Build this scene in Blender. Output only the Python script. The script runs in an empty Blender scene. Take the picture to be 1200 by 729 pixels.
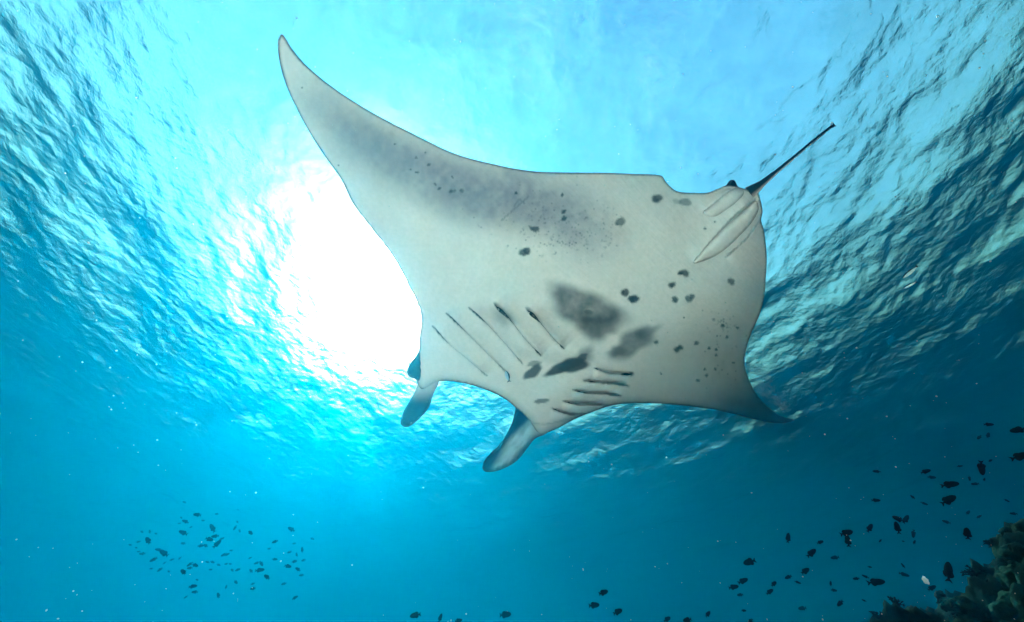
import bpy, bmesh, math, random
import numpy as np
from mathutils import Vector, Matrix, noise
from mathutils.geometry import delaunay_2d_cdt

random.seed(7); RNG = np.random.default_rng(11)
scene = bpy.context.scene
C = scene.collection
R = math.radians

# ------------------------------------------------------------------ camera
HFOV, PITCH = 103.0, 51.0
F = 600.0 / math.tan(R(HFOV / 2))                 # focal length in photo pixels (photo is 1200 x 729)
_p = R(PITCH)
FW = np.array([0, math.cos(_p), math.sin(_p)]); UP = np.array([0, -math.sin(_p), math.cos(_p)]); RT = np.array([1.0, 0, 0])
cam = bpy.data.cameras.new('camera'); cam_ob = bpy.data.objects.new('camera', cam); C.objects.link(cam_ob)
cam.sensor_width = 36; cam.lens = 18.0 / math.tan(R(HFOV / 2)); cam.clip_start = .05; cam.clip_end = 1000
cam_ob.rotation_euler = (R(90 + PITCH), 0, 0)
scene.camera = cam_ob

# ------------------------------------------------------------------ sun, sky, exposure
SUN_EL, SUN_AZ = R(36.5), R(-28.0)                # azimuth from +Y towards +X
world = bpy.data.worlds.new('World'); scene.world = world; world.use_nodes = True
nt = world.node_tree
sky = nt.nodes.new('ShaderNodeTexSky'); sky.sky_type = 'NISHITA'; sky.sun_disc = False
sky.sun_elevation = SUN_EL; sky.sun_rotation = SUN_AZ
sky.air_density = 4.0; sky.dust_density = .9; sky.ozone_density = 10.0
bg = nt.nodes['Background']; bg.inputs['Strength'].default_value = .05
wc = nt.nodes.new('ShaderNodeTexCoord'); wn = nt.nodes.new('ShaderNodeTexNoise')      # thin broken cloud
wn.inputs['Scale'].default_value = 26.0; wn.inputs['Detail'].default_value = 8; wn.inputs['Roughness'].default_value = .62; wn.inputs['Distortion'].default_value = .6
nt.links.new(wc.outputs['Generated'], wn.inputs['Vector'])
wr = nt.nodes.new('ShaderNodeMapRange'); wr.inputs['From Min'].default_value = .42; wr.inputs['From Max'].default_value = .66; wr.inputs['To Min'].default_value = .31; wr.inputs['To Max'].default_value = 1.25
nt.links.new(wn.outputs['Fac'], wr.inputs['Value'])
wx = nt.nodes.new('ShaderNodeVectorMath'); wx.operation = 'SCALE'; nt.links.new(sky.outputs[0], wx.inputs[0]); nt.links.new(wr.outputs[0], wx.inputs['Scale'])
wt = nt.nodes.new('ShaderNodeVectorMath'); wt.operation = 'MULTIPLY'; wt.inputs[1].default_value = (.62, 1.0, 1.1); nt.links.new(wx.outputs[0], wt.inputs[0])
nt.links.new(wt.outputs[0], bg.inputs[0])
sl = bpy.data.lights.new('sun', 'SUN'); sl.energy = 5.0; sl.angle = R(5.5); sl.color = (1, .92, .78)   # the waves spread the sun over a wide cone
sun = bpy.data.objects.new('sun', sl); C.objects.link(sun)
SUN_DIR = Vector((math.cos(SUN_EL) * math.sin(SUN_AZ), math.cos(SUN_EL) * math.cos(SUN_AZ), math.sin(SUN_EL)))
sun.rotation_euler = SUN_DIR.to_track_quat('Z', 'Y').to_euler()
vs = scene.view_settings
vs.view_transform = 'Standard'; vs.look = 'None'; vs.gamma = 1.0; vs.use_curve_mapping = False
vs.exposure = 3.45
cy = scene.cycles
cy.use_denoising = True; cy.max_bounces = 8; cy.volume_bounces = 2; cy.transparent_max_bounces = 12
cy.diffuse_bounces = 3; cy.glossy_bounces = 3; cy.transmission_bounces = 4; cy.sample_clamp_indirect = 8

# ------------------------------------------------------------------ helpers
def ray(x, y):
    x = np.asarray(x, float); y = np.asarray(y, float)
    d = FW + RT * ((x - 600) / F)[..., None] - UP * ((y - 364.5) / F)[..., None]
    return d / np.linalg.norm(d, axis=-1, keepdims=True)
def at(x, y, dist): return Vector(ray(x, y) * dist)
def mat(name):
    m = bpy.data.materials.new(name); m.use_nodes = True
    return m, m.node_tree.nodes, m.node_tree.links, m.node_tree.nodes['Principled BSDF']
def simple(name, col, rough=.6, var=.25, scale=20.0):
    m, N, L, b = mat(name)
    t = N.new('ShaderNodeTexNoise'); t.inputs['Scale'].default_value = scale; t.inputs['Detail'].default_value = 4
    co = N.new('ShaderNodeTexCoord'); L.new(co.outputs['Object'], t.inputs['Vector'])
    r = N.new('ShaderNodeValToRGB')
    r.color_ramp.elements[0].position = .3; r.color_ramp.elements[1].position = .7
    r.color_ramp.elements[0].color = (*[c * (1 - var) for c in col], 1); r.color_ramp.elements[1].color = (*[c * (1 + var) for c in col], 1)
    L.new(t.outputs['Fac'], r.inputs['Fac']); L.new(r.outputs[0], b.inputs['Base Color'])
    b.inputs['Roughness'].default_value = rough; b.inputs['Specular IOR Level'].default_value = .15
    return m
def mesh_ob(name, verts, faces, m, parent=None, smooth=True):
    me = bpy.data.meshes.new(name); me.from_pydata([tuple(v) for v in verts], [], faces); me.update()
    if smooth: me.polygons.foreach_set('use_smooth', [True] * len(me.polygons))
    me.materials.append(m)
    o = bpy.data.objects.new(name, me); C.objects.link(o)
    if parent: o.parent = parent
    return o
def tag(o, label=None, cat=None, group=None, kind=None):
    if label: o['label'] = label
    if cat: o['category'] = cat
    if group: o['group'] = group
    if kind: o['kind'] = kind
    return o
def sstep(x, a, b):
    t = np.clip((x - a) / (b - a), 0, 1); return t * t * (3 - 2 * t)
def catmull(pts, step=2.0, closed=True):
    p = np.array(pts, float); n = len(p); out = []
    for i in range(n if closed else n - 1):
        if closed: a, b, c, d = p[i - 1], p[i], p[(i + 1) % n], p[(i + 2) % n]
        else: a, b, c, d = p[max(i - 1, 0)], p[i], p[i + 1], p[min(i + 2, n - 1)]
        k = max(1, int(np.linalg.norm(c - b) / step))
        # centripetal-ish: damp the tangents where neighbours are much longer
        l0, l1, l2 = (np.linalg.norm(b - a) + 1e-6, np.linalg.norm(c - b) + 1e-6, np.linalg.norm(d - c) + 1e-6)
        m1 = (c - a) / (l0 + l1) * l1; m2 = (d - b) / (l1 + l2) * l1
        if not closed and i == 0: m1 = c - b
        if not closed and i == n - 2: m2 = c - b
        for t in np.arange(k) / k:
            out.append((2*t**3-3*t**2+1)*b + (t**3-2*t**2+t)*m1 + (-2*t**3+3*t**2)*c + (t**3-t**2)*m2)
    if not closed: out.append(p[-1])
    return np.array(out)
def polydist(P, line, closed=True):
    """distance, signed side, and 0..1 position along a polyline for points P (n,2)"""
    A = line; B = np.roll(line, -1, 0) if closed else line[1:]
    if not closed: A = line[:-1]
    best = np.full(len(P), 1e9); side = np.zeros(len(P)); pos = np.zeros(len(P))
    L = np.linalg.norm(B - A, axis=1); S = np.concatenate([[0], np.cumsum(L)])
    for i in range(len(A)):
        ab = B[i] - A[i]; l2 = ab @ ab + 1e-12
        w = P - A[i]; t = np.clip(w @ ab / l2, 0, 1)
        d = np.hypot(w[:, 0] - t * ab[0], w[:, 1] - t * ab[1])
        k = d < best
        best[k] = d[k]; side[k] = np.sign(ab[0] * w[k, 1] - ab[1] * w[k, 0]); pos[k] = (S[i] + t[k] * L[i]) / S[-1]
    return best, side, pos
def inside(P, poly):
    x, y = P[:, 0], P[:, 1]; r = np.zeros(len(P), bool)
    for (x0, y0), (x1, y1) in zip(poly, np.roll(poly, -1, 0)):
        if y0 == y1: continue
        r ^= ((y0 > y) != (y1 > y)) & (x < (x1 - x0) * (y - y0) / (y1 - y0) + x0)
    return r

# ------------------------------------------------------------------ sea surface (spectrum of wind waves on a fine sheet)
SURF = 6.5
def ocean_tile(n, size, lo, hi, wind, spread, seed):
    rg = np.random.default_rng(seed)
    k = np.fft.fftfreq(n, size / n) * 2 * np.pi
    kx, ky = np.meshgrid(k, k, indexing='ij'); kk = np.hypot(kx, ky); kk[0, 0] = 1
    amp = kk ** -2.0 * np.exp(-(2 * np.pi / kk / hi) ** 4 * 1.0) * np.exp(-(lo / (2 * np.pi / kk)) ** 2)
    cosw = (kx * math.cos(wind) + ky * math.sin(wind)) / kk
    amp = amp * (spread + (1 - spread) * cosw ** 2); amp[0, 0] = 0
    h = np.fft.ifft2((rg.normal(size=(n, n)) + 1j * rg.normal(size=(n, n))) * amp).real
    gx, gy = np.gradient(h, size / n)
    return h / math.sqrt((gx ** 2 + gy ** 2).mean())       # unit rms slope
def sample_tile(t, size, x, y):
    n = len(t); u = (x / size * n) % n; v = (y / size * n) % n
    i = u.astype(int); j = v.astype(int); fu = u - i; fv = v - j; i2 = (i + 1) % n; j2 = (j + 1) % n; i %= n; j %= n
    return (t[i, j] * (1-fu) * (1-fv) + t[i2, j] * fu * (1-fv) + t[i, j2] * (1-fu) * fv + t[i2, j2] * fu * fv)
def axis(inner, step, outer, grow=1.12):
    a = list(np.arange(0, inner, step)); s = step
    while a[-1] < outer: s *= grow; a.append(a[-1] + s)
    return np.array(a)
WX = axis(11, .033, 160); WX = np.concatenate([-WX[:0:-1], WX])
wy0 = axis(15, .033, 160); wy1 = axis(4, .033, 160); WY = np.concatenate([-wy1[:0:-1], wy0])
gx, gy = np.meshgrid(WX, WY, indexing='ij')
T1 = ocean_tile(512, 19.0, .45, 3.4, R(35), .35, 3); T2 = ocean_tile(1024, 11.3, .07, .65, R(20), .45, 5)
fade = 1 - sstep(np.hypot(gx, gy), 30, 60)
ca, sa = math.cos(.4), math.sin(.4)
gz = SURF + .085 * sample_tile(T1, 19.0, gx, gy) + .085 * sample_tile(T2, 11.3, gx * ca - gy * sa, gx * sa + gy * ca) * fade
nx, ny = gx.shape
me = bpy.data.meshes.new('water_surface')
me.vertices.add(nx * ny); me.vertices.foreach_set('co', np.stack([gx, gy, gz], -1).reshape(-1).astype(np.float32))
ii = np.arange(nx * ny).reshape(nx, ny)
q = np.stack([ii[:-1, :-1], ii[1:, :-1], ii[1:, 1:], ii[:-1, 1:]], -1).reshape(-1)
nf = len(q) // 4
me.loops.add(len(q)); me.loops.foreach_set('vertex_index', q.astype(np.int32))
me.polygons.add(nf); me.polygons.foreach_set('loop_start', np.arange(0, len(q), 4, dtype=np.int32))
me.polygons.foreach_set('use_smooth', np.ones(nf, bool)); me.update(); me.validate()
wm, N, L, b = mat('sea surface'); N.remove(b)
co = N.new('ShaderNodeTexCoord')
nz = N.new('ShaderNodeTexNoise'); nz.inputs['Scale'].default_value = 8.0; nz.inputs['Detail'].default_value = 5; nz.inputs['Roughness'].default_value = .6
L.new(co.outputs['Object'], nz.inputs['Vector'])
bp = N.new('ShaderNodeBump'); bp.inputs['Strength'].default_value = .55; bp.inputs['Distance'].default_value = .04
L.new(nz.outputs['Fac'], bp.inputs['Height'])
fr = N.new('ShaderNodeFresnel'); fr.inputs['IOR'].default_value = 1.333; L.new(bp.outputs[0], fr.inputs['Normal'])
tr = N.new('ShaderNodeBsdfTransparent')
rf = N.new('ShaderNodeBsdfRefraction'); rf.inputs['IOR'].default_value = 1.333; rf.inputs['Roughness'].default_value = .13; L.new(bp.outputs[0], rf.inputs['Normal'])
gl = N.new('ShaderNodeBsdfGlossy'); gl.inputs['Roughness'].default_value = .02; L.new(bp.outputs[0], gl.inputs['Normal'])
rb = N.new('ShaderNodeBsdfRefraction'); rb.inputs['IOR'].default_value = 1.333; rb.inputs['Roughness'].default_value = .7; L.new(bp.outputs[0], rb.inputs['Normal'])   # ripples too fine to model
m0 = N.new('ShaderNodeMixShader'); m0.inputs[0].default_value = .09; L.new(rf.outputs[0], m0.inputs[1]); L.new(rb.outputs[0], m0.inputs[2])
m1 = N.new('ShaderNodeMixShader'); m1.inputs[0].default_value = .9; L.new(tr.outputs[0], m1.inputs[1]); L.new(m0.outputs[0], m1.inputs[2])
m2 = N.new('ShaderNodeMixShader'); L.new(fr.outputs[0], m2.inputs[0]); L.new(m1.outputs[0], m2.inputs[1]); L.new(gl.outputs[0], m2.inputs[2])
L.new(m2.outputs[0], N['Material Output'].inputs['Surface'])
me.materials.append(wm)
ws = bpy.data.objects.new('water_surface', me); C.objects.link(ws); tag(ws, kind='structure')

# ------------------------------------------------------------------ seabed and reef
SEA = -1.3
sand, N, L, b = mat('pale bounce sand')  # unseen sand, added and tinted to bounce light onto the belly
co = N.new('ShaderNodeTexCoord'); t = N.new('ShaderNodeTexNoise'); t.inputs['Scale'].default_value = .8; t.inputs['Detail'].default_value = 6
L.new(co.outputs['Object'], t.inputs['Vector']); r = N.new('ShaderNodeValToRGB')
r.color_ramp.elements[0].color = (.93, .71, .56, 1); r.color_ramp.elements[1].color = (.96, .80, .67, 1)
L.new(t.outputs['Fac'], r.inputs[0]); b.inputs['Roughness'].default_value = .9
vl = N.new('ShaderNodeVectorMath'); vl.operation = 'DISTANCE'; vl.inputs[1].default_value = (-5.4, -1.6, SEA); L.new(co.outputs['Object'], vl.inputs[0])  # pale patch set to one side so the bounce comes from there
wob = N.new('ShaderNodeMath'); wob.operation = 'MULTIPLY_ADD'; wob.inputs[1].default_value = 5; L.new(t.outputs['Fac'], wob.inputs[0]); L.new(vl.outputs['Value'], wob.inputs[2])
mr = N.new('ShaderNodeMapRange'); mr.inputs['From Min'].default_value = 10; mr.inputs['From Max'].default_value = 12; L.new(wob.outputs[0], mr.inputs['Value'])
mx = N.new('ShaderNodeMix'); mx.data_type = 'RGBA'; L.new(mr.outputs[0], mx.inputs[0]); L.new(r.outputs[0], mx.inputs[6]); mx.inputs[7].default_value = (.035, .04, .04, 1)
L.new(mx.outputs[2], b.inputs['Base Color'])
sx = axis(12, .5, 160, 1.25); sx = np.concatenate([-sx[:0:-1], sx])
vx, vy = np.meshgrid(sx, sx, indexing='ij')
vr = np.hypot(vx * .9, vy + 1.5)
vz = SEA - 22 * sstep(vr, 11, 30) + .12 * np.sin(vx * .7 + .6 * np.sin(vy * .4)) * np.cos(vy * .5) + .03 * np.sin(vx * 5 + np.sin(vy * 2))
ns = len(sx); ii = np.arange(ns * ns).reshape(ns, ns)
faces = np.stack([ii[:-1, :-1], ii[1:, :-1], ii[1:, 1:], ii[:-1, 1:]], -1).reshape(-1, 4).tolist()
tag(mesh_ob('bounce_seabed', np.stack([vx, vy, vz], -1).reshape(-1, 3), faces, sand), kind='structure')

AZK = [0, 16, 26, 34, 42, 51, 62, 82, 100, 130]
ELK = [-30, -1, 5, 9.6, 11.8, 14.8, 18.4, 20, 19, -20]
def reef_z(r, azd):
    el = np.interp(azd, AZK, ELK); top = 5.5 * np.tan(np.radians(el)) - .05
    top2 = 8.6 * np.tan(np.radians(el - .4))
    z = (SEA - .6) + (top - SEA + .6) * sstep(r, 1.5, 5.6) ** .8
    far = np.where(azd > 60, top, np.minimum(top2, top + 1.3))
    return z + (far - top) * sstep(r, 6.4, 8.8) * (azd > 0) - .45 * sstep(r, 5.6, 6.2) * (1 - sstep(r, 6.6, 7.8))
def rough(p):
    v = Vector(p)
    f = noise.fractal(v * .55, 1.0, 2.0, 3) * .45 + noise.fractal(v * 2.2 + Vector((9, 3, 1)), .9, 2.1, 4) * .22
    c = noise.voronoi(v * 1.7)[0][0]; g = noise.voronoi(v * 5.5)[0][0]
    return f + (.35 - c) * .28 + (.3 - g) * .22 + noise.fractal(v * 8, .7, 2.1, 4) * .12
def reef_pt(r, azd):
    a = R(azd); z = float(reef_z(np.array(r), np.array(azd))); x, y = r * math.sin(a), r * math.cos(a)
    d = rough((x, y, z)) * min(1, max(0, (z - SEA + .3) / 1.5))
    return (x + d * -.4 * math.sin(a), y + d * -.4 * math.cos(a), z + d * .6)
rr = np.concatenate([np.arange(1.5, 3.6, .1), np.arange(3.6, 9.4, .03), np.arange(9.4, 15, .2)])
aa = np.concatenate([np.arange(0, 26, 1.2), np.arange(26, 60, .28), np.arange(60, 96, .6), np.arange(96, 131, 1.5)])
verts = [reef_pt(r_, a_) for r_ in rr for a_ in aa]
na = len(aa); ii = np.arange(len(rr) * na).reshape(len(rr), na)
faces = np.stack([ii[:-1, :-1], ii[:-1, 1:], ii[1:, 1:], ii[1:, :-1]], -1).reshape(-1, 4)[:, ::-1].tolist()
reefm, N, L, b = mat('algae covered reef rock')
co = N.new('ShaderNodeTexCoord'); t = N.new('ShaderNodeTexNoise'); t.inputs['Scale'].default_value = 3.0; t.inputs['Detail'].default_value = 8; t.inputs['Roughness'].default_value = .7
L.new(co.outputs['Object'], t.inputs['Vector']); r = N.new('ShaderNodeValToRGB')
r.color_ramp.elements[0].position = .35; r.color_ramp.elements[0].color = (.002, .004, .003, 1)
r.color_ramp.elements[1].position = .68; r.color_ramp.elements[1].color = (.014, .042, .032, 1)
L.new(t.outputs['Fac'], r.inputs[0]); L.new(r.outputs[0], b.inputs['Base Color']); b.inputs['Roughness'].default_value = .95; b.inputs['Specular IOR Level'].default_value = 0
bp = N.new('ShaderNodeBump'); bp.inputs['Strength'].default_value = .8; bp.inputs['Distance'].default_value = .08
L.new(t.outputs['Fac'], bp.inputs['Height']); L.new(bp.outputs[0], b.inputs['Normal'])
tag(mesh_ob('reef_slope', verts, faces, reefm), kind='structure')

# coral colonies on the slope
def coral_head(seed, flat):
    bm = bmesh.new(); bmesh.ops.create_icosphere(bm, subdivisions=4, radius=1)
    o = Vector((seed * 7.1, seed * 3.3, 0))
    for v in bm.verts:
        n = v.co.copy(); c = noise.voronoi(n * 2.6 + o)[0][0]
        v.co = n * (1 + .25 * noise.fractal(n * 1.5 + o, 1, 2, 3) + .28 * (.4 - c)); v.co.z *= flat
    me = bpy.data.meshes.new('boulder_coral'); bm.to_mesh(me); bm.free()
    me.polygons.foreach_set('use_smooth', [True] * len(me.polygons)); return me
def coral_bush(seed):
    rd = random.Random(seed); bm = bmesh.new()
    def branch(p, d, l, rad, lev):
        q = p + d * l
        M = d.to_track_quat('Z', 'Y').to_matrix().to_4x4(); M.translation = (p + q) / 2
        bmesh.ops.create_cone(bm, segments=6, radius1=rad, radius2=rad * .72, depth=l, matrix=M, cap_ends=True)
        if lev:
            for _ in range(3 if lev > 1 else 4):
                dd = (d + Vector((rd.gauss(0, .55), rd.gauss(0, .55), rd.gauss(.1, .35)))).normalized()
                branch(q, dd, l * rd.uniform(.6, .9), rad * .7, lev - 1)
    for k in range(7):
        a = k * .9 + rd.random(); branch(Vector((0, 0, -.1)), Vector((math.cos(a) * .7, math.sin(a) * .7, .8)).normalized(), .45, .10, 2)
    me = bpy.data.meshes.new('branching_coral'); bm.to_mesh(me); bm.free()
    me.polygons.foreach_set('use_smooth', [True] * len(me.polygons)); return me
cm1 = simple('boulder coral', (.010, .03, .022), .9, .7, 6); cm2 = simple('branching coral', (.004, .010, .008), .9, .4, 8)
for m_ in (cm1, cm2): m_.node_tree.nodes['Principled BSDF'].inputs['Specular IOR Level'].default_value = 0
heads = [coral_head(i, .75) for i in range(4)]; bushes = [coral_bush(i) for i in range(3)]
for m_ in heads: m_.materials.append(cm1)
for m_ in bushes: m_.materials.append(cm2)
rd = random.Random(5)
def coral(kind, r_, a_, s):
    me = rd.choice(heads if kind == 'h' else bushes)
    o = bpy.data.objects.new('boulder_coral' if kind == 'h' else 'branching_coral', me); C.objects.link(o)
    o.location = reef_pt(r_, a_); o.rotation_euler = (rd.uniform(-.5, .5), rd.uniform(-.5, .5), rd.uniform(0, 6)); o.scale = (s, s * rd.uniform(.8, 1.2), s * rd.uniform(.8, 1.1))
    if kind == 'h': tag(o, 'lumpy dark green boulder coral on the reef slope at lower right', 'coral', 'boulder corals on the reef slope')
    else: tag(o, 'dark branching coral bush on the reef slope at lower right', 'coral', 'branching corals on the reef slope')
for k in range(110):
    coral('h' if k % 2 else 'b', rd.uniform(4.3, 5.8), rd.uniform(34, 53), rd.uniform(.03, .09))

# ------------------------------------------------------------------ manta ray
Z_D = 2.75; KS = Z_D / 3.45; MPP = Z_D * .97 / F      # metres per photo pixel at the animal
NRM = np.array([-.08, .0, -1.0]); NRM /= np.linalg.norm(NRM)
CEN = ray(720, 340) * Z_D
tail0 = ray(872, 223); tail0 = tail0 * (CEN @ NRM) / (tail0 @ NRM)
head0 = ray(558, 464); head0 = head0 * (CEN @ NRM) / (head0 @ NRM)
AX = head0 - tail0; LEN = np.linalg.norm(AX); AX /= LEN
SP = np.cross(AX, -NRM)                            # towards the animal's right side as seen from above
ORG = (head0 + tail0) / 2
BM = np.stack([SP, AX, -NRM], 1)                   # local -> world
def bend(s, a):
    """lift of the wings along the span: s in metres, right of the photograph positive"""
    s = s / KS; sr = np.maximum(s - .35, 0); slf = np.maximum(-s - .6, 0)
    return KS * .54 * sr ** 2 / (sr + .5) + KS * .03 * np.minimum(slf, 3) ** 2
def unproject(px, offs):
    """points on the rays through px whose distance above the body plane is bend + offs(s, a)"""
    d = ray(px[:, 0], px[:, 1]); c0 = CEN @ NRM; t = c0 / (d @ NRM)
    for _ in range(45):
        P = d * t[:, None] - ORG; s, a = P @ SP, P @ AX
        t = .25 * t + .75 * (c0 - (bend(s, a) + offs)) / (d @ NRM)
    P = d * t[:, None] - ORG
    return np.stack([P @ SP, P @ AX, P @ -NRM], 1)
OUT_L = [(330.5,40),(342,57),(360,78),(395,106),(436,132),(493,161.5),(535,181),(587,194.5),(622,200.6),(646,202),(704,202.6),(745,204),(775,206),
 (780.5,213.5),(793,224),(812,226),(828.6,226),(842,221),(853,217),(864,219),(876.6,222.6),(887.5,225),(890.5,232),(893.6,248),(891.8,257.5),(894.4,267),
 (897,283.6),(898.4,303),(897,330),(895.5,349),(890,369),(881,389),(875,406.5),(872.5,424),(875,438),(884,458),(897,474),(913,486),(931,492.6),
 (910,496),(884,491.5),(855,484),(826,478.5),(783,473.6),(740,472.5),(714,476),(693.7,483),(673,491.4),(649,504),(632,508),
 (620,492),(604.5,477.7),(591,467),(570,457),(546,449.6),(526,446.5),(512,447.5),(503,452),(494,456),(489,449),(487,438),(489,420),(491.4,408),
 (491.5,395),(494,372),(488,354),(471,320),(455,294),(436,268.5),(414,239),(399.6,210),(381.5,184.5),(365,159),(350,132),(336,101.5),(328.7,77),(325.6,56),(326.5,45)]
OUT = catmull(OUT_L, 2.2)
GILL_L = [[(507,382),(524,401),(548,421),(570,440)], [(523,367),(545,388),(571,414),(592,435)], [(550,361),(571,380),(594,405),(612,426)],
 [(580,358),(597,374),(616,398),(634,417)], [(618,363.5),(632,377),(648,396),(661,409)]]
GILL_R = [[(697,431.5),(714,437),(740,439)], [(684,446),(702,448),(719,449),(737,452.5)], [(671.5,457),(690,461),(709,461),(728,464)],
 [(660,470),(672,473),(692,473.5),(713,475)], [(647,478.5),(659,483),(672,485.5),(690,484.5)]]
FOLDS = [([(862,220.5),(845,232),(824,249)], .036, 9, 1), ([(886,233),(861,253),(829,288),(813,308)], .055, 11, 1), ([(891,258),(875,279),(850,302)], .036, 10, -1),
 ([(616,486),(624,495),(640,497),(662,492),(690,484)], .02, 6, -1)]
CREASE = [([(512 + i * 2 + o, 356 - i * 5.2), (556 + i * 1.5 + o, 338 - i * 5.0), (606 - i * 5 + o, 312 - i * 3.6)], .0045, 2.0, 1) for i, o in enumerate((14, 0, 9, -6, 4, -10, 3, -8))]

def features(P):
    """relief of the belly in metres towards the camera: gill plates and grooves, pelvic folds, creases"""
    z = np.zeros(len(P))
    def fold(pts, h, w, sd, groove, gw=1.5):
        nonlocal z
        l = catmull(pts, 2, False); lo, hi = l.min(0) - 4 * w, l.max(0) + 4 * w
        k = np.where(((P > lo) & (P < hi)).all(1))[0]
        if not len(k): return
        d, s, t = polydist(P[k], l, False)
        end = np.clip(np.minimum(t, 1 - t) * 7, 0, 1); end = end * np.exp(-1.0 * ((t <= 0) | (t >= 1)) * d)
        s = s * sd
        z[k] += end * (np.where(s > 0, h * np.exp(-(d / w) ** 1.3), 0) - groove * np.exp(-(d / gw) ** 2))
    for g in GILL_L: fold(g, .085, 15, -1, .014, 1.6)
    for g in GILL_R: fold(g, .05, 9, 1, .010, 1.4)
    for pts, h, w, sd in FOLDS: fold(pts, h, w, sd, .006, 1.4)
    for pts, h, w, sd in CREASE: fold(pts, h, w, sd, .001, 1.5)
    return z * KS
def profile(P, d_px):
    """how far the belly bulges below the rim, and the back above it, in metres"""
    e = d_px * MPP / KS                              # metres from the rim, near enough
    # body axis in the picture: from the tail base to the head
    t = np.array([872., 223]); h = np.array([558., 464]); u = (h - t) / np.linalg.norm(h - t)
    w = P - t; al = w @ u / np.linalg.norm(h - t); ac = w @ np.array([-u[1], u[0]])
    body = np.exp(-(ac / 120) ** 2) * sstep(al, -.05, .5)
    hv = .035 + .18 * body; Rv = .18 + .34 * body
    k = np.clip(e / Rv, 0, 1)
    ven = hv * (1 - (1 - k) ** 2) + .008 * (1 - np.exp(-e / .01))
    hd = .03 + .20 * body; dor = hd * np.sqrt(1 - (1 - k) ** 2)
    return ven * KS, dor * KS
def slab(outline, step, ven_fn, base=0.0):
    """closed body: belly seen by the camera and back, sharing a rim; returns verts, faces, pixel positions, n_rim, n_belly"""
    lo, hi = outline.min(0), outline.max(0)
    pts = []
    for j, y in enumerate(np.arange(lo[1], hi[1], step * .87)):
        xs = np.arange(lo[0] + (j % 2) * step / 2, hi[0], step); pts += [(x, y) for x in xs]
    pts = np.array(pts); pts = pts + RNG.uniform(-.12, .12, pts.shape) * step
    pts = pts[inside(pts, outline)]
    d = polydist(pts, outline)[0]; pts = pts[d > step * .6]
    n = len(outline); allp = np.concatenate([outline, pts])
    r_ = delaunay_2d_cdt([Vector(p) for p in allp.tolist()], [], [list(range(n))], 1, 1e-6)
    V = np.array([tuple(v) for v in r_[0]]); T = [tuple(f) for f in r_[2]]
    order = [o[0] if o else -1 for o in r_[3]]
    rim = np.array([0 <= o < n for o in order])
    dd = polydist(V, outline)[0]; dd[rim] = 0
    return V, T, rim, dd
NG = RNG.random((700, 1000))
def vnoise(P, sc, ox=0):
    x, y = P[:, 0] / sc + ox, P[:, 1] / sc + ox * 1.7
    i, j = np.floor(x).astype(int), np.floor(y).astype(int); fx, fy = x - i, y - j
    fx = fx * fx * (3 - 2 * fx); fy = fy * fy * (3 - 2 * fy); g = lambda a, b: NG[a % 700, b % 1000]
    return g(i, j) * (1-fx) * (1-fy) + g(i+1, j) * fx * (1-fy) + g(i, j+1) * (1-fx) * fy + g(i+1, j+1) * fx * fy
def fbm(P, sc, ox=0): return sum(vnoise(P, sc / 2 ** k, ox + k * 13) / 2 ** k for k in range(4)) / 1.875
V2, T2_, rim, dpx = slab(OUT, 1.9, None)
ven, dor = profile(V2, dpx)
_t = np.array(T2_); _e = np.unique(np.sort(np.concatenate([_t[:, :2], _t[:, 1:], _t[:, ::2]]), 1), axis=0)
_deg = np.bincount(_e.reshape(-1), minlength=len(V2)).astype(float)
def smooth(f, n):
    f = f.copy()
    for _ in range(n):
        a = np.bincount(_e[:, 0], f[_e[:, 1]], len(f)) + np.bincount(_e[:, 1], f[_e[:, 0]], len(f))
        g = .35 * f + .65 * a / np.maximum(_deg, 1); g[rim] = f[rim]; f = g
    return f
ven = smooth(ven, 260) + KS * .012 * (fbm(V2, 34, 71) - .5) * np.clip(dpx / 30, 0, 1); dor = smooth(dor, 40)
from mathutils.kdtree import KDTree
_kd = KDTree(len(V2))
for i_, p_ in enumerate(V2.tolist()): _kd.insert((p_[0], p_[1], 0), i_)
_kd.balance()
def ven_at(P):
    out = np.zeros(len(P))
    for i_, p_ in enumerate(P.tolist()):
        n_ = _kd.find_n((p_[0], p_[1], 0), 4); w_ = [1 / (d_ + .05) for _, _, d_ in n_]
        out[i_] = sum(w * ven[j_] for w, (_, j_, _) in zip(w_, n_)) / sum(w_)
    return out
ft = features(V2); ft[rim] = 0
ftaper = np.clip(dpx / 6, 0, 1)
bel = unproject(V2, -(ven + ft * ftaper))
bel[:, 2] -= 0
rimz = bend(bel[:, 0], bel[:, 1])
# back vertices: same plan position, raised above the rim surface
back_id = np.full(len(V2), -1); nonrim = np.where(~rim)[0]
back_id[nonrim] = len(V2) + np.arange(len(nonrim)); back_id[rim] = np.where(rim)[0]
back = bel[nonrim].copy(); back[:, 2] = rimz[nonrim] + dor[nonrim]
verts = np.concatenate([bel, back])
tri = np.array(T2_)
# orientation: belly must face down (-z local)
a_, b_, c_ = bel[tri[0][0]], bel[tri[0][1]], bel[tri[0][2]]
nz_ = np.cross(b_ - a_, c_ - a_)[2]
bt = tri if nz_ < 0 else tri[:, ::-1]
faces = np.concatenate([bt, back_id[bt[:, ::-1]]]).tolist()
print('manta verts', len(verts), 'tris', len(faces), 'tips', unproject(np.array([[330., 40], [931, 492.6], [558, 464], [872, 223]]), np.zeros(4)).round(2).tolist(), 'len', LEN)

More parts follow.
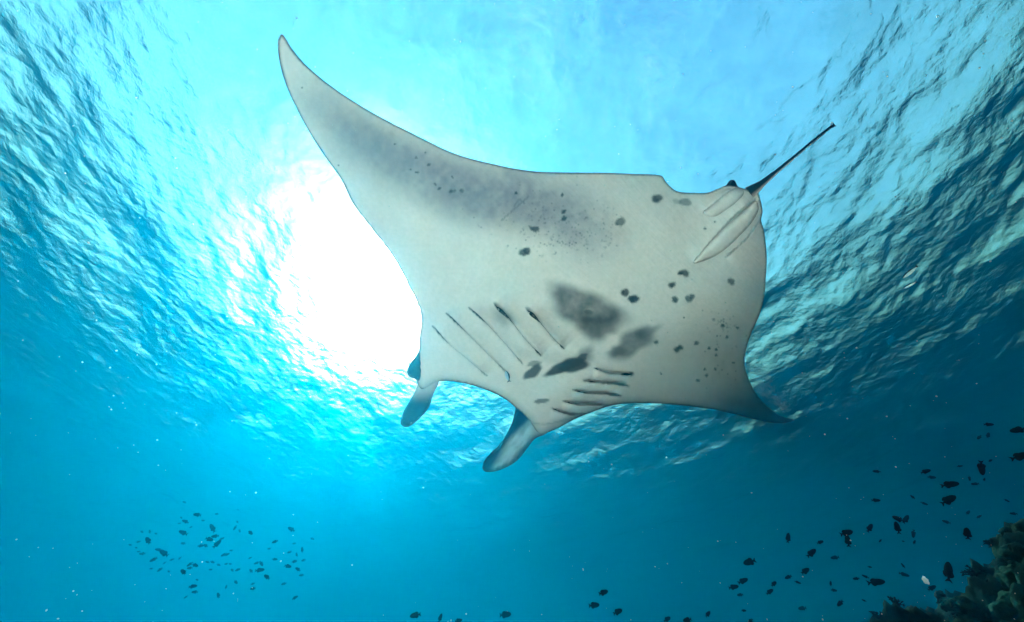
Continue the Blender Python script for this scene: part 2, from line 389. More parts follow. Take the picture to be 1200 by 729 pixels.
# --- skin pattern
def blob(P, cx, cy, rx, ry, rot, edge, wob=.18, seed=0):
    c, s = math.cos(R(rot)), math.sin(R(rot)); x, y = P[:, 0] - cx, P[:, 1] - cy
    u, v = (x * c + y * s) / rx, (-x * s + y * c) / ry
    r_ = np.hypot(u, v); th = np.arctan2(v, u)
    w = 1 + wob * (np.sin(2 * th + seed) * .5 + np.sin(3 * th + seed * 2.3) * .5 + np.sin(5 * th + seed * 1.7) * .35)
    return 1 - sstep(r_ / w, 1 - edge, 1 + edge)
CREAM, GREY, DARK, BACK = np.array([.90, .675, .65]), np.array([.19, .165, .22]), np.array([.045, .045, .055]), np.array([.006, .007, .009])
col = np.tile(CREAM, (len(V2), 1))
def lay(c, a):
    global col
    a = np.clip(a, 0, 1)[:, None]; col = col * (1 - a) + c * a
n1 = fbm(V2, 40, 3); n2 = fbm(V2, 9, 8); n3 = fbm(V2, 3.2, 21)
col *= (.93 + .14 * n1)[:, None]
# soft grey band along the long wing
for (cx, cy_, rx, ry, rot, st) in [(425,160,62,22,32,.8), (500,205,85,32,24,.72), (590,232,75,34,8,.72), (655,250,60,34,20,.5), (380,120,30,16,50,.3), (690,270,50,34,30,.25), (430,165,34,12,32,.5)]:
    lay(GREY, st * blob(V2, cx, cy_, rx, ry, rot, .75, .1, cx) * (.62 + .68 * n2))
lay(np.array([.52, .45, .44]), .35 * blob(V2, 400, 150, 90, 60, 40, .8))
# big blotches
for (cx, cy_, rx, ry, rot, ed, st, sd) in [(686,362,40,24,18,.34,.86,1.2), (700,384,24,13,10,.4,.8,4.), (741,402,25,14,-28,.36,.84,2.6), (757,390,14,7,-30,.5,.6,.4), (722,412,10,6,0,.5,.6,3),
    (590,372,12,9,30,.7,.5,2.), (684,418,12,9,-40,.6,.62,1.5), (650,420,30,7,10,.8,.25,5)]:
    lay(np.array([.085, .08, .095]), st * blob(V2, cx, cy_, rx, ry, rot, ed, .22, sd) * (.72 + .45 * n2))
for (cx, cy_, rx, ry, rot, st) in [(661,430,22,6.5,-22,.95), (672,428,17,8.5,-15,.95), (682,419,7,4,-20,.85), (624.5,436,12,6,-32,.92), (626,426,9,3,-8,.6), (634.5,470,9,2.6,-10,.7), (803,237,8,4,5,.62), (793,236,5,3,0,.35),
    (690,366,5,2.6,10,.6), (764,376,1,1,0,.3)]:
    lay(DARK * 1.3, st * blob(V2, cx, cy_, rx, ry, rot, .22, .16, cx))
SPOTS = [(604.7,226,1.9),(658.8,228.6,1.9),(660.8,248,2.7),(660.8,256,3.3),(627.3,268.5,4),(623,267.5,2.4),(613,296,4.6),(617.5,294,4.2),(727,260,5.4),(770,232.7,5.6),(803,320,4.4),(797,320,2.8),(857,330,4),(787.5,334,3.8),(791,351,3.8),
 (807,350.5,4),(811,347.5,3.2),(743.5,350.4,5),(740,351,4),(732.5,343,4.6),(769,401,2.6),(793,410,3.4),(797,407.5,3.4),(816,402,2.6),(847,381.5,2.4),(864.7,384,1.8),(852,395,2),(831,408,2),(839,410,2),(839,416,1.5),(859.5,425,1.5),
 (838,432.5,1.5),(826,432.5,1.5),(828,440,2),(818,446,2.2),(740,438,2.5),(498.5,179,1.7),(481,198.6,1.4),(488.6,202,1.9),(487.7,184.8,1.2),(502.8,193.5,1.9),(463,169,1.2),(530,207.7,1.3),(509.7,215.5,1.7),(514.8,220.7,1.6),
 (528.4,224.3,2.5),(533,223.5,1.6),(541,223.4,2.2),(604.8,225.8,1.6),(396,194,.9),(354,103,1.1),(826,268,1.6),(838,260,1.4),(801,372,1),(840,394,1.2),(775,438,1.4)]
for x, y, r_ in SPOTS: lay(DARK * random.uniform(.7, 1.5), random.uniform(.9, 1.0) * blob(V2, x, y, r_ * 1.1, r_ * .9, random.uniform(-40, 60), random.uniform(.18, .36), .13, x * 1.7 + y) * (.8 + .3 * n3))
for (x0, y0, rx, ry, n_) in [(675,272,38,26,120), (610,250,50,28,60), (845,380,20,12,40), (640,285,40,16,40), (850,420,24,40,24), (700,265,26,22,30)]:
    for _ in range(n_):
        x, y = random.gauss(x0, rx * .6), random.gauss(y0, ry * .6)
        d = np.hypot(V2[:, 0] - x, V2[:, 1] - y); lay(DARK * 2, random.uniform(.25, .7) * (1 - sstep(d, .3, random.uniform(1.0, 1.9))))
for l_ in [[(588,258),(604,244),(620,230)], [(614,238),(609,233),(603,241)]]:
    d = polydist(V2, np.array(l_, float), False)[0]; lay(DARK * 2, .5 * (1 - sstep(d, .2, 1.4)))
# dark pigment inside the gill slits; painted crease shade along folds and plates
for k_, g in enumerate(GILL_L + GILL_R):
    l_ = catmull(g, 2, False); d, s_, t_ = polydist(V2, l_, False)
    e_ = t_ if k_ < 5 else 1 - t_
    lay(DARK, (.7 if k_ < 5 else .5) * (1 - sstep(d, .4, 1.7)) * (.25 + .75 * np.maximum(1 - sstep(e_, .12, .4), sstep(e_, .85, .97))))
    if k_ in (3, 4): lay(DARK * 1.6, .8 * (1 - sstep(d, 1.5, 5.5)) * (1 - sstep(t_, .15, .5)) * (s_ < 0) * (.6 + .6 * n2))
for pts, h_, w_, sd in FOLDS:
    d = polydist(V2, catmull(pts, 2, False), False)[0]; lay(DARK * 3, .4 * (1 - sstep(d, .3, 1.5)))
    if k_ < 5: lay(CREAM * 1.14, .8 * np.exp(-((d - 3.2) / 1.8) ** 2) * (s_ > 0) * np.clip(np.minimum(t_, 1 - t_) * 6, 0, 1))  # pale lip highlight painted into the skin colour
    if k_ < 5: lay(np.array([.30, .29, .30]), .58 * np.where(s_ < 0, np.exp(-(d / 9) ** 2), np.exp(-(d / 2.5) ** 2)) * np.clip(np.minimum(t_, 1 - t_) * 6, 0, 1))  # grey plate shading painted into the skin colour
    else: lay(np.array([.30, .29, .30]), .40 * np.where(s_ > 0, np.exp(-(d / 5) ** 2), np.exp(-(d / 2) ** 2)) * np.clip(np.minimum(t_, 1 - t_) * 6, 0, 1))  # narrower band of the same painted shading
# margins: narrow dark edge, slate shade along head and short wing
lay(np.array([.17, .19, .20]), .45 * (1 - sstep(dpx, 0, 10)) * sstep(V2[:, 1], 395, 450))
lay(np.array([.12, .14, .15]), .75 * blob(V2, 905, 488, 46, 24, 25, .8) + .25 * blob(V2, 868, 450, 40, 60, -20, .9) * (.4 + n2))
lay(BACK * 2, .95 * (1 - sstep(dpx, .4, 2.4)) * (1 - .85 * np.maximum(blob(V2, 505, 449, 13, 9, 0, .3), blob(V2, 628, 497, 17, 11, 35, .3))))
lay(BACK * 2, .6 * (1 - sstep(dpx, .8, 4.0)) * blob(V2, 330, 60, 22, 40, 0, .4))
col *= (.94 + .12 * n3)[:, None]
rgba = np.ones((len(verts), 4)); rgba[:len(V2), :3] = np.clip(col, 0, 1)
rgba[len(V2):, :3] = BACK

def skin_material(name):
    m, N, L, b = mat(name)
    a = N.new('ShaderNodeVertexColor'); a.layer_name = 'skin'
    co = N.new('ShaderNodeTexCoord'); t = N.new('ShaderNodeTexNoise'); t.inputs['Scale'].default_value = 45; t.inputs['Detail'].default_value = 3
    L.new(co.outputs['Object'], t.inputs['Vector'])
    hs = N.new('ShaderNodeMix'); hs.data_type = 'RGBA'; hs.blend_type = 'MULTIPLY'; hs.inputs[0].default_value = .16
    L.new(a.outputs['Color'], hs.inputs[6]); L.new(t.outputs['Fac'], hs.inputs[7])
    mp = N.new('ShaderNodeMapping'); mp.inputs['Scale'].default_value = (6, 40, 6); mp.inputs['Rotation'].default_value = (0, 0, .25)
    L.new(co.outputs['Object'], mp.inputs['Vector'])
    w = N.new('ShaderNodeTexNoise'); w.inputs['Scale'].default_value = 1.6; w.inputs['Detail'].default_value = 5; w.inputs['Distortion'].default_value = .4
    L.new(mp.outputs[0], w.inputs['Vector'])
    bp = N.new('ShaderNodeBump'); bp.inputs['Strength'].default_value = .25; bp.inputs['Distance'].default_value = .01
    L.new(w.outputs['Fac'], bp.inputs['Height']); L.new(bp.outputs[0], b.inputs['Normal'])
    L.new(hs.outputs[2], b.inputs['Base Color']); b.inputs['Roughness'].default_value = .5; b.inputs['Specular IOR Level'].default_value = .12
    return m
skin = skin_material('manta skin'); slate = simple('manta back', (.014, .017, .021), .45, .3, 30); slit = simple('gill slit', (.012, .014, .016), .7, .3, 40)
MW = Matrix([[*BM[0], ORG[0]], [*BM[1], ORG[1]], [*BM[2], ORG[2]], [0, 0, 0, 1]])
manta = bpy.data.objects.new('manta_ray', None); C.objects.link(manta); manta.matrix_world = MW
tag(manta, 'huge manta ray gliding overhead, pale spotted belly towards us', 'manta ray')
def colour(o, rgba):
    a = o.data.color_attributes.new('skin', 'FLOAT_COLOR', 'POINT'); a.data.foreach_set('color', rgba.astype(np.float32).reshape(-1))
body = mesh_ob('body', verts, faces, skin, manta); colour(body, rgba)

def belly_offset(P):
    return ven_at(P) + features(P) * np.clip(polydist(P, OUT)[0] / 6, 0, 1)
# gill slits: dark lens-shaped openings under the edge of each plate
def slit_mesh(g, wmax, rear_first, nm='gill_slit'):
    l_ = catmull(g, 2.5, False); n = len(l_); tt = np.linspace(0, 1, n); e = tt if rear_first else 1 - tt
    w = wmax * (.10 + .9 * np.exp(-((e - .12) / .14) ** 2) + .35 * np.exp(-((e - .95) / .06) ** 2)) * np.clip(np.minimum(tt, 1 - tt) * 14, .05, 1)
    tg = np.gradient(l_, axis=0); tg /= np.linalg.norm(tg, axis=1)[:, None]; nm_ = np.stack([-tg[:, 1], tg[:, 0]], 1)
    rows = []
    for k, (o_, z_) in enumerate([(-1, .0), (-.45, .003), (.45, .003), (1, .0), (0, -.012)]):
        P = l_ + nm_ * (o_ * w / 2)[:, None]; rows.append(unproject(P, -(belly_offset(P) + .0015 + z_)))
    Vv = np.stack(rows, 1).reshape(-1, 3); fs = []
    for i in range(n - 1):
        for k in range(5): fs.append((i*5+k, i*5+(k+1) % 5, (i+1)*5+(k+1) % 5, (i+1)*5+k))
    fs += [(0, 4, 3, 2, 1), tuple((n-1)*5+k for k in range(5))]
    return mesh_ob(nm, Vv, fs, slit, manta)
for k, g in enumerate(GILL_L): slit_mesh(g, [1.6, 1.8, 2.2, 4.2, 4.6][k], True)
for k, g in enumerate(GILL_R): slit_mesh(g, [3.0, 1.2, 1.2, 1.1, 1.1][k], k > 0)

# head fins (rolled cephalic lobes): thick tapered paddles hanging forward of the head
def paddle(nm, pts, drop, thick, paint, label):
    ol = catmull(pts, 2.0); V, T, rm, d = slab(ol, 2.4, None)
    dmax = d.max(); k = np.sqrt(np.clip(1 - (1 - d / dmax) ** 2, 0, 1))
    dr = drop(V)
    A = unproject(V, -(dr + thick * k)); nr = np.where(~rm)[0]
    Bk = unproject(V, -(dr - thick * k))[nr]
    bid = np.where(rm)[0]; idm = np.arange(len(V)); idm[nr] = len(V) + np.arange(len(nr))
    tr_ = np.array(T); n_ = np.cross(A[tr_[0][1]] - A[tr_[0][0]], A[tr_[0][2]] - A[tr_[0][0]])[2]
    f_ = tr_ if n_ < 0 else tr_[:, ::-1]
    o = mesh_ob(nm, np.concatenate([A, Bk]), np.concatenate([f_, idm[f_[:, ::-1]]]).tolist(), skin, manta)
    cl = paint(V, d / dmax); c4 = np.ones((len(A) + len(Bk), 4)); c4[:len(V), :3] = cl; c4[len(V):, :3] = BACK
    colour(o, c4)
    if label: o['label'] = label
    return o
FIN_R = [(606,470),(603.5,482),(599,498),(587,519),(573.7,532.5),(567,541),(565.5,549),(569,553),(584,551.4),(604.5,541),(618,525),(627,514),(640,508),(646,496),(630,484)]
FIN_L = [(497,440),(490.5,448),(486,459),(479.5,471),(473,482),(469.5,496),(473,500),(479,500),(491,491),(502,478),(508.6,459),(514,448),(508,440)]
def paint_r(V, k):
    n_ = fbm(V, 5, 40); c = np.tile(np.array([.010, .05, .11]), (len(V), 1)) * (.7 + .6 * n_)[:, None]
    st = blob(V, 604, 523, 34, 9, -50, .55, .1, 2) * (.6 + .9 * vnoise(np.stack([V[:, 0] * .8 + V[:, 1] * .65, (V[:, 0] * -.65 + V[:, 1] * .8) * .25], 1), 2.2, 3)); st = np.clip(st, 0, 1)[:, None]
    c = c * (1 - st) + np.array([.75, .78, .82]) * st
    up_ = (blob(V, 638, 499, 17, 10, -25, .6))[:, None]; c = c * (1 - up_) + CREAM * .85 * up_
    e = ((1 - sstep(k, .05, .35)) * sstep(V[:, 1], 505, 528))[:, None] * .7; return c * (1 - e) + np.array([.015, .03, .045]) * e
def paint_l(V, k):
    n_ = fbm(V, 6, 44); c = np.tile(np.array([.022, .055, .08]), (len(V), 1)) * (.6 + .8 * n_)[:, None]
    up_ = (1 - sstep(V[:, 1], 452, 474))[:, None]; return c * (1 - up_) + CREAM * .7 * up_
paddle('head_fin', FIN_R, lambda V: -.045 + .11 * sstep(V[:, 1], 488, 550), .022, paint_r, 'dark head fin with white streaked inner face')
paddle('head_fin', FIN_L, lambda V: -.05 + .10 * sstep(V[:, 1], 452, 500), .020, paint_l, 'plain slate head fin')
for pts, dz in (([(813,308),(822,294),(838,277),(855,260),(872,247),(886,235.5),(889,246),(880,262),(866,277),(850,292),(832,303)], .02),
                ([(824,249),(836,238),(852,226),(862,220.5),(872,224),(866,235),(850,247),(836,254)], .012)):
    paddle('pelvic_fin', pts, lambda V: belly_offset(V) - features(V) + dz, .022, lambda V, k: np.tile(CREAM * 1.04, (len(V), 1)) * (.92 + .12 * fbm(V, 6, 5))[:, None], None)
# eye bulge on the side of the head
def paint_e(V, k):
    c = np.tile(np.array([.03, .06, .07]), (len(V), 1)) * (.7 + .6 * fbm(V, 4, 9))[:, None]; return c
paddle('eye_bulge', [(492.5,409),(487.5,417),(481.5,425),(477,434),(479,441),(486,444),(491,449),(495,440),(495,422)], lambda V: -.01 + 0 * V[:, 0], .03, paint_e, 'dark bulge around the eye')
# dorsal fin and tail
def tube(nm, pts, rad, m, parent, seg=10, squash=1.0):
    pts = [Vector(p) for p in pts]; Vv, fs = [], []
    for i, p in enumerate(pts):
        t = (pts[min(i+1, len(pts)-1)] - pts[max(i-1, 0)]).normalized(); u = t.cross(Vector((0, 0, 1))).normalized(); w = u.cross(t)
        for k in range(seg):
            a = 2 * math.pi * k / seg; Vv.append(p + (u * math.cos(a) + w * math.sin(a) * squash) * rad[i])
    for i in range(len(pts) - 1):
        for k in range(seg): fs.append((i*seg+k, i*seg+(k+1) % seg, (i+1)*seg+(k+1) % seg, (i+1)*seg+k))
    fs += [tuple(range(seg))[::-1], tuple((len(pts)-1)*seg+k for k in range(seg))]
    return mesh_ob(nm, Vv, fs, m, parent)
tp = unproject(np.array([(878., 226), (893, 215), (910, 201), (930, 184.5), (952, 166), (976, 147)]), np.full(6, .02))
tl = tube('tail', tp, [r_ * MPP for r_ in (6.5, 3.2, 1.9, 1.5, 1.35, 1.25)], skin, manta)
tn = np.array([v.co for v in tl.data.vertices]); c4 = np.ones((len(tn), 4))
seg = 10; ring = np.arange(len(tn)) // seg; cz = tp[ring, 2]; cxy = tp[ring]; rel = (tn - cxy)
lowside = (rel[:, 2] < 0) & (ring < 3)
side = (np.cross(np.gradient(tp, axis=0)[ring], rel)[:, 2])
pale = (rel[:, 2] < .3 * np.abs(rel).max(1)) & ((side > 0) if (ray(910, 201) is not None) else True)
c4[:, :3] = np.where(pale[:, None] & (ring < 5)[:, None], CREAM * .8, BACK); colour(tl, c4)
def solid(nm, px, offs, thick, m, parent):
    a = unproject(np.array(px, float), np.array(offs, float)); n = len(a); k = Vector(a[1] - a[0]).cross(Vector(a[2] - a[0])).normalized() * thick / 2
    Vv = [Vector(p) + k for p in a] + [Vector(p) - k for p in a]
    fs = [tuple(range(n)), tuple(range(2 * n - 1, n - 1, -1))] + [(i, i + n, (i + 1) % n + n, (i + 1) % n) for i in range(n)]
    return mesh_ob(nm, Vv, fs, m, parent, False)
solid('dorsal_fin', [(852,219),(854.5,214.5),(857.5,211),(860,213.5),(862,218),(866,222)], [.03,.05,.07,.06,.04,.03], .02, slate, manta)
solid('tail_tip', [(973,148.5),(974.8,145.5),(975.3,142.8),(976.8,145),(979.2,147.3),(977,148),(975.2,149.6)], [.02]*7, .014, slate, tl)

# ------------------------------------------------------------------ fish
black_fish = simple('black fish skin', (.003, .004, .005), .8, .4, 40); black_fish.node_tree.nodes['Principled BSDF'].inputs['Specular IOR Level'].default_value = 0
def grid_solid(outline, depth):
    """closed plate from an outline in the x,z plane, thicker in the middle"""
    n = len(outline); cx = sum(p[0] for p in outline) / n; cz = sum(p[1] for p in outline) / n
    Vv = [(x, 0, z) for x, z in outline] + [(cx, depth, cz), (cx, -depth, cz)]
    fs = [(i, (i + 1) % n, n) for i in range(n)] + [((i + 1) % n, i, n + 1) for i in range(n)]
    return Vv, fs
def body_solid(prof, width, seg=10):
    Vv, fs = [], []
    for x, zt, zb in prof:
        c, h = (zt + zb) / 2, (zt - zb) / 2
        for k in range(seg):
            a = 2 * math.pi * k / seg; Vv.append((x, math.cos(a) * h * width, c + math.sin(a) * h))
    n = len(prof)
    for i in range(n - 1):
        for k in range(seg): fs.append((i*seg+k, i*seg+(k+1) % seg, (i+1)*seg+(k+1) % seg, (i+1)*seg+k))
    fs += [tuple(range(seg))[::-1], tuple((n-1)*seg+k for k in range(seg))]
    return Vv, fs
# deep-bodied reef fish, one unit long, nose at +x
TRIG = dict(body=body_solid([(.5,.03,-.03),(.475,.075,-.07),(.40,.145,-.135),(.26,.205,-.195),(.1,.235,-.22),(-.05,.22,-.21),(-.18,.15,-.15),(-.28,.075,-.075),(-.36,.045,-.045)], .42),
    dorsal_fin=grid_solid([(.05,.21),(-.02,.25),(-.10,.275),(-.2,.25),(-.29,.17),(-.31,.07),(-.15,.15)], .012),
    anal_fin=grid_solid([(.0,-.19),(-.08,-.24),(-.15,-.265),(-.22,-.24),(-.29,-.15),(-.31,-.06),(-.15,-.14)], .012),
    tail_fin=grid_solid([(-.33,.045),(-.42,.12),(-.55,.19),(-.49,.08),(-.47,0),(-.49,-.08),(-.55,-.19),(-.42,-.12),(-.33,-.045)], .012))
def mk(nm, parts, m):
    Vv, fs = [], []
    for v, f in parts: o = len(Vv); Vv += v; fs += [tuple(i + o for i in q_) for q_ in f]
    me = bpy.data.meshes.new(nm); me.from_pydata(Vv, [], fs); me.update(); me.materials.append(m)
    me.polygons.foreach_set('use_smooth', [True] * len(me.polygons)); return me
T_PART = {k: mk(k, [v], black_fish) for k, v in TRIG.items()}
T_WHOLE = mk('reef_fish', list(TRIG.values()), black_fish)
def fish(x, y, size, ang, dist, face=1, yaw=None, group=None, label=None, parts=False, shape=1.0):
    """size: length in photo pixels as drawn, ang: tilt of the body in the view (counter-clockwise), face: 1 nose to the right"""
    p = at(x, y, dist); fwd = Vector(ray(x, y)); right = Vector(RT); right = (right - fwd * right.dot(fwd)).normalized(); up = right.cross(fwd)
    yaw = random.uniform(-.6, .6) if yaw is None else yaw
    nose = (right * math.cos(R(ang)) + up * math.sin(R(ang))) * face
    nose = (nose * math.cos(yaw) + fwd * math.sin(yaw)).normalized()
    top = (up * math.cos(R(ang)) - right * math.sin(R(ang))); sidev = top.cross(nose).normalized(); top = nose.cross(sidev)
    s = .76 * size / F * dist * fwd.dot(Vector(FW)) ** -0.0
    M = Matrix((nose, sidev, top)).transposed() @ Matrix.Diagonal((s, s, s * shape))
    M = M.to_4x4(); M.translation = p
    o = bpy.data.objects.new('reef_fish', None if parts else T_WHOLE); C.objects.link(o); o.matrix_world = M
    tag(o, label, 'fish', group)
    if parts:
        for k, me in T_PART.items():
            c = bpy.data.objects.new(k, me); C.objects.link(c); c.parent = o
    return o
Z6 = lambda pts: [(140 + x / 4.5577, 560 + y / 4.5577, s) for x, y, s in pts]
LEFT = Z6([(347,130,4),(415,197,8),(520,193,4),(352,233,7),(447,228,3.5),(330,213,3),(320,243,3),(382,263,3),(497,268,10),(510,312,7.5),(340,293,9),(547,325,5),(480,328,9),(522,352,9),(435,363,6),(460,362,5.5),(340,350,5),(162,287,4.5),
 (120,288,3.5),(195,298,3),(152,334,8),(101,341,4),(57,358,3),(90,373,2.6),(103,394,3),(122,405,5),(208,384,6),(237,402,9.5),(181,437,6),(280,437,4),(323,429,3.5),(240,455,3),(170,485,3),(215,491,5),(263,500,3),(341,502,7.5),(375,462,5.5),
 (375,482,5),(405,467,6.5),(470,450,4),(497,450,4.5),(530,465,4),(487,490,3.5),(570,460,3.5),(592,460,3.5),(557,411,5.5),(574,410,5.5),(597,388,4),(617,267,5.5),(642,283,4.5),(630,235,3.5),(634,170,2.6),(700,293,7),(698,428,4),(733,455,5.5),
 (758,458,6),(703,497,5.5),(750,493,9),(787,529,8),(632,491,5.5),(602,493,4.5),(622,557,5.5),(570,583,4),(712,566,4.5),(712,592,6),(528,628,5.5),(393,580,7),(402,610,5.5),(354,637,3.5),(415,545,3),(918,274,9),(830,341,7),(800,378,4.5),(830,435,6),
 (933,350,4.5),(976,384,6),(1030,324,5.5),(908,397,5),(947,410,5),(983,440,5),(935,447,6),(900,472,7.5),(953,488,6.5),(972,520,5.5),(878,566,5.5),(938,640,6.5)])
for x, y, s in LEFT:
    s *= 1.05
    fish(x, y, s, random.gauss(0, 30), max(7.5, min(13, 9.5 * 6.5 / s)) , random.choice([-1, 1]), group='school of small fish at lower left', label='small dark fish in the hazy school below left of the ray', shape=random.uniform(.85, 1.05))
Z7 = lambda pts: [(840 + p[0] / 2.928, 480 + p[1] / 2.928, *p[2:]) for p in pts]
# x, y, length px, tilt, nose side, distance
RIGHT_BIG = Z7([(112,523,14,15,-1,5),(90,588,12,20,1,5.5),(58,609,11,10,1,6),(245,440,11,70,1,5.5),(325,492,13,35,1,5.5),(445,423,13,15,1,4.8),(450,450,12,80,1,4.8),(525,406,10,50,1,5.5),(546,311,8,0,1,5.5),(547,592,16,5,1,5.5),
 (622,375,10,-30,-1,4.6),(620,405,12,85,1,4.6),(649,376,10,50,1,6),(717,212,9,20,1,5),(800,257,15,10,1,4.2),(795,310,15,30,1,4.2),(909,200,14,80,-1,4.8),(860,425,11,75,1,4.6),(1043,160,15,20,1,4.0),(1033,70,11,15,-1,4.8),
 (933,51,7,0,1,5.2),(795,556,18,68,1,4.4),(304,554,10,30,1,6.5),(182,625,9,30,1,6.5),(245,575,8,20,-1,6.5),(355,455,7,20,1,6)])
RIGHT_FAR = Z7([(80,636,7),(196,598,8),(278,593,6),(293,682,8),(423,665,8),(391,597,5),(402,620,6),(405,508,9),(478,580,7),(510,573,6),(639,535,5),(643,566,8),(675,426,8),(678,455,5),(561,450,4),(640,452,3),(787,385,7),(712,322,6),(738,232,7),
 (672,300,5),(834,194,5),(900,95,6),(931,88,6),(867,236,5),(886,255,6),(918,240,4),(939,175,4),(900,367,5),(862,353,5),(1018,357,5),(995,312,4),(738,612,8),(93,690,5),(115,726,7),(505,655,4),(548,212,7),(525,540,4),(300,560,4),(1046,405,8)])
lab = 'black fin fluttering reef fish out in the blue water between the ray and the reef slope'
NAMED = [
    'black fish farthest left of the larger ones between ray and reef',
    'upper black fish of the low pair nearest the bottom edge, left of the reef',
    'lower black fish of the low pair nearest the bottom edge, left of the reef',
    'black fish standing nearly upright, alone under the tip of the short wing',
    'black fish tilted upward on its own, left of the touching pair',
    'upper fish of the touching black pair midway between ray tip and reef',
    'lower fish of the touching black pair midway between ray tip and reef',
    'lone black fish tilted up, between the two touching groups of black fish',
    'small black fish floating level on its own, above the touching groups',
    'long black fish low down, just left of the small white fleck',
    'upper left fish of the close black trio in the middle of the school',
    'bottom fish of the close black trio, pointing upward',
    'right fish of the close black trio, smaller and greyer',
    'small round black fish just left of the two stacked large fish',
    'upper of two round black fish one above the other at right',
    'lower of two round black fish one above the other at right',
    'slim black fish seen end on, upper right of the two stacked fish',
    'small plump black fish alone just above the reef edge',
    'large black fish cut by the right edge, above the reef slope',
    'smaller black fish at the right edge, above the one that is cut off',
    'highest small black fish near the right edge of the water',
    'large oval black fish hanging closest to the reef slope',
    'dim fish at mid height of the lower school, right of the lone tilted fish',
    'dimmest lower left fish of the far trio above the bottom edge',
    'dim fish below the lone tilted one, nose to the left',
    'tiny round dark fish just left of the touching black pair']
for k, (x, y, s, a_, fc, d_) in enumerate(RIGHT_BIG):
    fish(x, y, s, a_, d_ * .72, fc, random.uniform(-.35, .35), 'black reef fish at lower right', NAMED[k], parts=True, shape=.8 if k in (21, 9, 16) else random.uniform(.84, 1.08))
for x, y, s in RIGHT_FAR:
    fish(x, y, s, random.gauss(10, 35), random.uniform(4.8, 7.5), random.choice([-1, 1]), group='faint far fish at lower right', label='faint small fish farther off behind the black reef fish', shape=random.uniform(.75, 1))
Z8 = lambda pts: [(460 + p[0] / 3, 640 + p[1] / 3, *p[2:]) for p in pts]
BOT = Z8([(80,243,13,10,-1,5,'black fish at the bottom edge, leftmost below the ray'),(168,252,9,70,1,7.5,'faint grey fish beside the leftmost black fish at the bottom edge'),(232,262,9,10,1,5,'small black fish half cut by the bottom edge below the ray'),
 (397,241,14,5,1,7.5,'faint round grey fish at the bottom edge below the head'),(742,163,12,15,1,5.2,'topmost of three black fish low in the middle of the water'),(709,208,13,5,1,5,'leftmost of three black fish low in the middle of the water'),
 (792,231,12,20,1,5.2,'lowest of three black fish low in the middle of the water'),(1036,260,10,10,-1,4.8,'black fish at the bottom edge below the short wing'),(966,257,9,25,1,6.5,'dim fish just left of the black fish at the bottom edge'),(1109,239,8,40,1,6,'small dim fish to the right of the black fish at the bottom edge')])
for x, y, s, a_, fc, d_, lb in BOT: fish(x, y, s, a_, d_ * .75, fc, random.uniform(-.3, .3), 'black fish along the bottom edge', lb, parts=s > 9.5)

# slim silver fish, and the striped fish cleaning the belly
def slim(name, p0, p1, dist, hgt, mats, label, belly=False):
    a, b_ = at(*p0, dist), at(*p1, dist); L_ = (b_ - a).length; nose = (a - b_).normalized(); fwd = Vector(ray(*p0)); top = (nose.cross(fwd)).normalized()
    if top.dot(Vector(UP)) < 0: top = -top
    sd = top.cross(nose).normalized()
    M = Matrix((nose, sd, top)).transposed() @ Matrix.Diagonal((L_, L_, L_)); M = M.to_4x4(); M.translation = (a + b_) / 2
    t = bpy.data.objects.new(name, None); C.objects.link(t); t.matrix_world = M; tag(t, label, 'fish')
    h = hgt
    pr = [(.5,.01,-.01),(.44,.35*h,-.35*h),(.3,.75*h,-.8*h),(.1,h,-h),(-.15,.85*h,-.85*h),(-.32,.4*h,-.45*h),(-.4,.22*h,-.22*h)]
    lowr = mk('body', [body_solid(pr, .6)], mats[0]); o = bpy.data.objects.new('body', lowr); C.objects.link(o); o.parent = t
    back = mk('back_stripe', [body_solid([(x, zt * 1.12 + .006, zt * -.1) for x, zt, zb in pr], .8)], mats[1]); o = bpy.data.objects.new('back_stripe', back); C.objects.link(o); o.parent = t
    tf = mk('tail_fin', [grid_solid([(-.38,.2*h),(-.52,1.1*h),(-.47,0),(-.52,-1.1*h),(-.38,-.2*h)], .01)], mats[1]); o = bpy.data.objects.new('tail_fin', tf); C.objects.link(o); o.parent = t
silver = simple('silver fish flank', (.9, .92, .93), .3, .1, 30); blueblack = simple('blue black stripe', (.01, .015, .04), .4, .3, 30); bluew = simple('pale blue flank', (.5, .62, .75), .4, .1, 30)
slim('silver_fish', (1058,326), (1075.5,311.5), 2.4, .12, (silver, blueblack), 'upper of two slim silver fish with dark backs, right of the ray')
slim('silver_fish', (1059,338), (1074.5,330), 2.5, .11, (silver, blueblack), 'lower of two slim silver fish with dark backs, right of the ray')
cz = unproject(np.array([[595., 441.]]), -(belly_offset(np.array([[595., 441.]])) + .05))[0]
cd = (MW @ Vector(cz)).length
slim('cleaner_fish', (592.5,434.5), (596.5,447.5), cd, .2, (bluew, blueblack), 'tiny striped fish at the belly of the manta ray, by its gill slits')

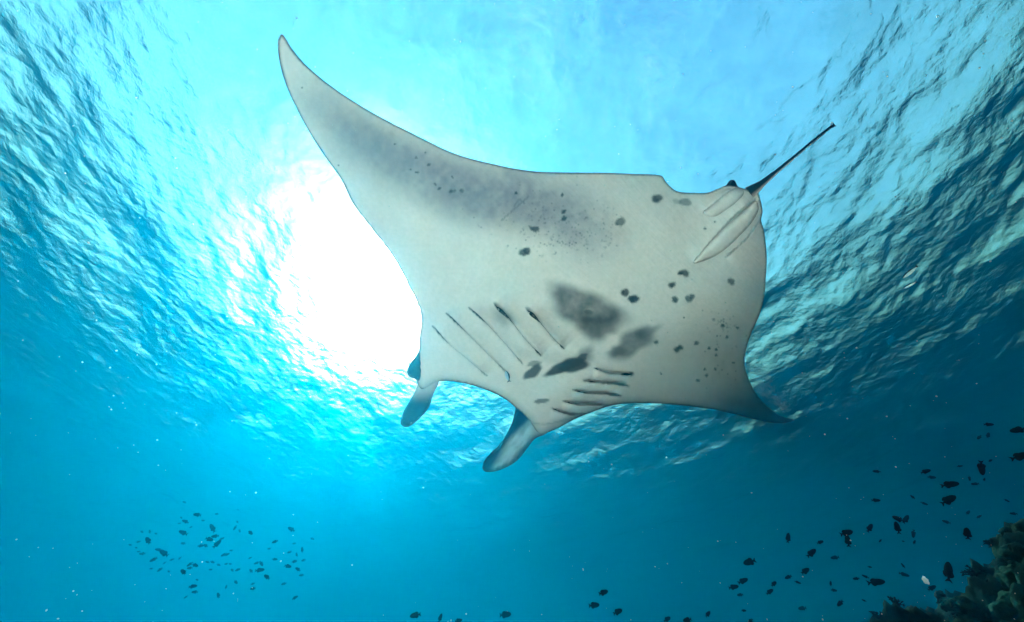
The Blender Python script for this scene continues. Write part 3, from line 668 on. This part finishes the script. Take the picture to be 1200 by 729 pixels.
# ------------------------------------------------------------------ drifting specks and one larger fleck
speck, N, L, b = mat('pale plankton'); b.inputs['Base Color'].default_value = (.45, .5, .52, 1); b.inputs['Roughness'].default_value = .6
bm = bmesh.new()
for _ in range(480):
    x, y = random.uniform(-40, 1240), random.uniform(-20, 760)
    if random.random() < .35: y = random.uniform(380, 740)
    d_ = random.uniform(1.2, 3.0) if y > 200 else random.uniform(1.2, 2.4)
    s = d_ / F * random.choice([.22, .25, .3, .3, .4, .6])
    bmesh.ops.create_icosphere(bm, subdivisions=1, radius=s, matrix=Matrix.Translation(at(x, y, d_)) @ Matrix.Diagonal((random.uniform(.7, 1.4), random.uniform(.7, 1.4), random.uniform(.7, 1.4), 1)))
me = bpy.data.meshes.new('drifting_plankton'); bm.to_mesh(me); bm.free(); me.materials.append(speck)
o = bpy.data.objects.new('drifting_plankton', me); C.objects.link(o); tag(o, kind='stuff')
bm = bmesh.new(); bmesh.ops.create_icosphere(bm, subdivisions=3, radius=1)
for v in bm.verts: v.co *= 1 + .5 * noise.noise(v.co * 1.7)
me = bpy.data.meshes.new('white_fleck'); bm.to_mesh(me); bm.free(); me.materials.append(speck); me.polygons.foreach_set('use_smooth', [True] * len(me.polygons))
o = bpy.data.objects.new('white_fleck', me); C.objects.link(o); o.location = at(1084.5, 680, 3.0); s = 3.0 / F; o.scale = (1.5 * s, 1.6 * s, 2.5 * s)
tag(o, 'small white fleck drifting in front of the reef slope', 'debris')

# ------------------------------------------------------------------ the water itself
bm = bmesh.new(); bmesh.ops.create_cube(bm, size=1, matrix=Matrix.Translation((0, 0, (SURF + 1 + SEA - 24) / 2)) @ Matrix.Diagonal((300, 300, SURF + 1 - SEA + 24, 1)))
me = bpy.data.meshes.new('haze'); bm.to_mesh(me); bm.free()
hm = bpy.data.materials.new('sea water'); hm.use_nodes = True; N = hm.node_tree.nodes; L = hm.node_tree.links
N.remove(N['Principled BSDF']); pv = N.new('ShaderNodeVolumePrincipled')
pv.inputs['Color'].default_value = (.0, .18, .315, 1); pv.inputs['Absorption Color'].default_value = (.02, .288, .394, 1)
pv.inputs['Density'].default_value = .092; pv.inputs['Anisotropy'].default_value = .89
L.new(pv.outputs[0], N['Material Output'].inputs['Volume'])
hm.cycles.homogeneous_volume = True
me.materials.append(hm); o = bpy.data.objects.new('haze', me); C.objects.link(o); tag(o, kind='stuff')
